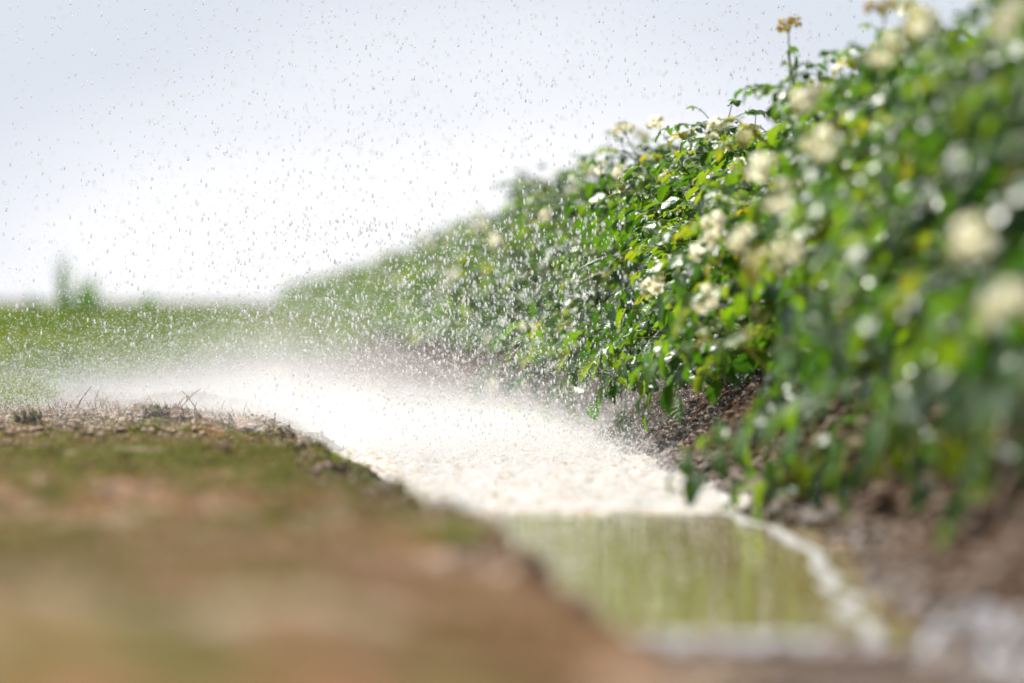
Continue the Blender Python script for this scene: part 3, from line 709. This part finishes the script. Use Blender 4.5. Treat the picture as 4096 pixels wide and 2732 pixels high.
xx = 0.42 + 0.48*rng.random(n)**1.7; yy = 4.24 - 0.62*rng.random(n)**1.3*(0.4 + 0.6*sstep(xx, 0.55, 0.80)) + 0.05*vnoise(xx, xx*0, 6, 61); r = 0.002+0.006*rng.random(n)**2
q_ = ground_z(xx, yy) < 0.06; xx, yy, r = xx[q_], yy[q_], r[q_]; n = len(xx)
pebbles(mb, np.stack([xx, yy, np.maximum(ground_z(xx, yy), 0)+0.001], -1), r, rng.random(n))
obj('foam', mb.mesh('foam', [M_SPRAY]), kind='stuff', label='thin line of white foam along the edge of the brown water, white bits for mud sheen', cat='foam')

# ------------------------------------------------------------------ the shower: large drops, fine spray, mist
def drops(mb, P, r, ln, V, F):
    n, k = len(P), len(V)
    v = np.broadcast_to(V[None], (n, k, 3)).copy()
    tp = 1 - 0.25*np.clip(V[:, 2], 0, 1)          # a little narrower on top
    v[..., 0] *= r[:, None]*tp; v[..., 1] *= r[:, None]*tp; v[..., 2] *= ln[:, None]
    v += np.asarray(P)[:, None, :]
    mb.add(v.reshape(-1, 3), (np.arange(n)[:, None, None]*k + F[None]).reshape(-1, 3))
def world_at(px, py, d):
    """world point at depth d in the direction of frame pixel"""
    return np.stack([(px-240)*d/FPX, d, CAM_H + (300-py)*d/FPX], -1)
mb = MB(); n = 10000
xx = rng.normal(0.75, 1.05, n); yy = rng.normal(10.9, 1.4, n); zz = rng.uniform(0.02, 1.35, n)
xx = np.concatenate([xx, rng.normal(0.62, 0.38, 3200)]); yy = np.concatenate([yy, rng.normal(10.1, 0.6, 3200)]); zz = np.concatenate([zz, rng.uniform(0.02, 0.62, 3200)])
m = (yy > 8.9) & (yy < 14.5) & (xx > -2.0) & ~((xx > 1.0) & (zz < 0.95) & (xx < 1.75)); xx, yy, zz = xx[m], yy[m], zz[m]; n = len(xx)
r = 0.0011 + 0.0018*rng.random(n)**1.6; ln = r*rng.uniform(2.0, 3.0, n)
drops(mb, np.stack([xx, yy, zz], -1), r, ln, IV2, IF2)
obj('falling_rain', mb.mesh('falling_rain', [M_DROP]), kind='stuff', label='clear drops of the irrigation shower falling over furrow and plants', cat='rain')
mb = MB(); n = 150000
yy = rng.normal(10.6, 1.2, n); xx = rng.normal(0.0, 0.85, n)
zz = rng.exponential(0.10, n)*np.exp(-((xx-0.3)/1.1)**2)*1.4 + np.where(rng.random(n) < 0.15, rng.uniform(0, 0.38, n), 0)
g = ground_z(xx, yy); zz = np.maximum(g, 0) + zz
m = (yy > 8.8) & (yy < 15) & (zz < 0.8); xx, yy, zz = xx[m], yy[m], zz[m]; n = len(xx)
r = 0.0005 + 0.0011*rng.random(n)**2.2
OV = np.array([[1, 0, 0], [-1, 0, 0], [0, 1, 0], [0, -1, 0], [0, 0, 1], [0, 0, -1.0]])
OF = np.array([[0, 2, 4], [2, 1, 4], [1, 3, 4], [3, 0, 4], [2, 0, 5], [1, 2, 5], [3, 1, 5], [0, 3, 5]])
drops(mb, np.stack([xx, yy, zz], -1), r, r*1.3, OV, OF)
n = 44000                                                       # splashes thrown up from the white water
yy = rng.uniform(7.2, 13, n); xx = rng.uniform(0.36, 0.98, n); zz = rng.exponential(0.026, n)*sstep(yy, 7.0, 9.0) + 0.005
r = 0.0006+0.0016*rng.random(n)**3
drops(mb, np.stack([xx, yy, zz], -1), r, r*1.4, OV, OF)
n = 700                                                         # stray splashes over the calm water
yy = 6.9 - 2.4*rng.random(n)**1.6; xx = rng.uniform(0.3, 0.9, n); zz = 0.002 + rng.exponential(0.012, n)
r = 0.0007+0.0018*rng.random(n)**2
drops(mb, np.stack([xx, yy, zz], -1), r, r*1.5, OV, OF)
obj('spray', mb.mesh('spray', [M_SPRAY]), kind='stuff', label='fine white spray bouncing up from the wet ground', cat='spray')

def mist_material():
    m, nt, out = new_mat('water_mist')
    geo = nt.nodes.new('ShaderNodeNewGeometry'); sx = nt.nodes.new('ShaderNodeSeparateXYZ'); L(nt, geo.outputs['Position'], sx.inputs[0])
    x, y, z = sx.outputs
    nz = N(nt, 'ShaderNodeTexNoise', Scale=3.2, Detail=3.0); L(nt, geo.outputs['Position'], nz.inputs['Vector'])
    def gauss(v, c, s):
        d = math_(nt, 'DIVIDE', math_(nt, 'SUBTRACT', v, c), s); return math_(nt, 'EXPONENT', math_(nt, 'MULTIPLY', math_(nt, 'MULTIPLY', d, d), -1.0))
    hz = math_(nt, 'ADD', 0.035, math_(nt, 'MULTIPLY', gauss(x, 0.3, 0.5), 0.048))
    rel = math_(nt, 'SUBTRACT', z, math_(nt, 'MULTIPLY', smooth(nt, x, 0.45, 0.10), 0.085))        # height above bank or water
    rel = math_(nt, 'MAXIMUM', math_(nt, 'SUBTRACT', rel, math_(nt, 'MULTIPLY', smooth(nt, x, 0.95, 1.3), 0.15)), 0.0)
    fall = math_(nt, 'EXPONENT', math_(nt, 'MULTIPLY', math_(nt, 'DIVIDE', rel, hz), -1.0))
    d = math_(nt, 'MULTIPLY', fall, math_(nt, 'MULTIPLY', gauss(x, 0.12, 0.9), gauss(y, 11.3, 1.5)))
    d = math_(nt, 'MULTIPLY', d, math_(nt, 'ADD', 0.12, smooth(nt, nz.outputs['Fac'], 0.36, 0.66)))
    d = math_(nt, 'MULTIPLY', d, 3.4)
    pv = nt.nodes.new('ShaderNodeVolumePrincipled'); pv.inputs['Color'].default_value = (0.995, 0.997, 1, 1); pv.inputs['Anisotropy'].default_value = 0.45
    L(nt, d, pv.inputs['Density']); L(nt, pv.outputs[0], out.inputs['Volume'])
    return m
bx = np.array([[a, b, c] for a in (-2.4, 1.55) for b in (8.9, 16.5) for c in (-0.05, 0.62)])
bf = np.array([[0, 1, 3, 2], [4, 6, 7, 5], [0, 4, 5, 1], [2, 3, 7, 6], [0, 2, 6, 4], [1, 5, 7, 3]])
obj('mist', mesh_np('mist', bx, [bf], [mist_material()], smooth=False), kind='stuff', label='white mist of water hanging low over the furrow', cat='mist')

# ------------------------------------------------------------------ light and sky
SUN_AZ, SUN_EL = math.radians(-40), math.radians(54)      # azimuth from +Y towards +X
sd = Vector((math.sin(SUN_AZ)*math.cos(SUN_EL), math.cos(SUN_AZ)*math.cos(SUN_EL), math.sin(SUN_EL)))
ld = bpy.data.lights.new('sun', 'SUN'); ld.energy = 5.0; ld.angle = math.radians(0.5); ld.color = (1.0, 0.95, 0.88)
lo = bpy.data.objects.new('sun', ld); LINK(lo); lo.rotation_euler = (-sd).to_track_quat('-Z', 'Y').to_euler(); lo.location = (-10, 10, 20)

w = bpy.data.worlds.new('World'); scene.world = w; w.use_nodes = True
nt = w.node_tree; nt.nodes.clear(); out = nt.nodes.new('ShaderNodeOutputWorld')
sky = nt.nodes.new('ShaderNodeTexSky'); sky.sky_type = 'NISHITA'; sky.sun_disc = False
sky.sun_elevation = SUN_EL; sky.sun_rotation = SUN_AZ; sky.dust_density = 1.5
bg = N(nt, 'ShaderNodeBackground', Strength=0.05); L(nt, sky.outputs[0], bg.inputs[0])
# thin bright cloud near the horizon, thinning to pale blue higher up
tc = nt.nodes.new('ShaderNodeTexCoord'); sx = nt.nodes.new('ShaderNodeSeparateXYZ'); L(nt, tc.outputs['Generated'], sx.inputs[0])
mp = N(nt, 'ShaderNodeMapping'); mp.inputs['Scale'].default_value = (7, 7, 26); L(nt, tc.outputs['Generated'], mp.inputs[0])
nz = N(nt, 'ShaderNodeTexNoise', Scale=1.0, Detail=4.0, Roughness=0.5); L(nt, mp.outputs[0], nz.inputs['Vector'])
el = math_(nt, 'ADD', sx.outputs[2], math_(nt, 'MULTIPLY', math_(nt, 'SUBTRACT', nz.outputs['Fac'], 0.5), 0.05))
ctr = math_(nt, 'SUBTRACT', sx.outputs[0], 0.07)
el = math_(nt, 'ADD', el, math_(nt, 'MULTIPLY', math_(nt, 'MULTIPLY', ctr, ctr), 2.2))
ccol = ramp(nt, smooth(nt, el, 0.02, 0.095), [(0.0, (0.58, 0.585, 0.60)), (0.45, (0.49, 0.50, 0.54)), (1.0, (0.395, 0.425, 0.472))])
bg2 = N(nt, 'ShaderNodeBackground', Strength=1.0); L(nt, ccol, bg2.inputs[0])
mx = nt.nodes.new('ShaderNodeMixShader')
L(nt, math_(nt, 'ADD', 0.08, math_(nt, 'MULTIPLY', smooth(nt, sx.outputs[2], 0.40, 0.09), 0.90)), mx.inputs[0])
L(nt, bg.outputs[0], mx.inputs[1]); L(nt, bg2.outputs[0], mx.inputs[2]); L(nt, mx.outputs[0], out.inputs[0])

# ------------------------------------------------------------------ camera and render settings
cd = bpy.data.cameras.new('camera'); cam = bpy.data.objects.new('camera', cd); LINK(cam)
cd.lens = 135; cd.sensor_width = 36; cd.clip_start = 0.05; cd.clip_end = 5000
cam.location = (0, 0, CAM_H)
cam.rotation_euler = (PI/2 - math.atan(41.5/FPX), 0, -math.atan(272/FPX))
cd.dof.use_dof = True; cd.dof.focus_distance = 10.0; cd.dof.aperture_fstop = 2.0
scene.camera = cam
scene.view_settings.view_transform = 'Standard'; scene.view_settings.look = 'None'; scene.view_settings.gamma = 1.0
scene.view_settings.exposure = 0.9
cy = scene.cycles
cy.use_denoising = True
try: cy.denoiser = 'OPENIMAGEDENOISE'
except Exception: pass
cy.max_bounces = 10; cy.diffuse_bounces = 3; cy.transmission_bounces = 8; cy.volume_bounces = 4; cy.transparent_max_bounces = 12
cy.sample_clamp_indirect = 6.0; cy.sample_clamp_direct = 0.0; cy.caustics_reflective = False; cy.caustics_refractive = False
cy.volume_step_rate = 1.5
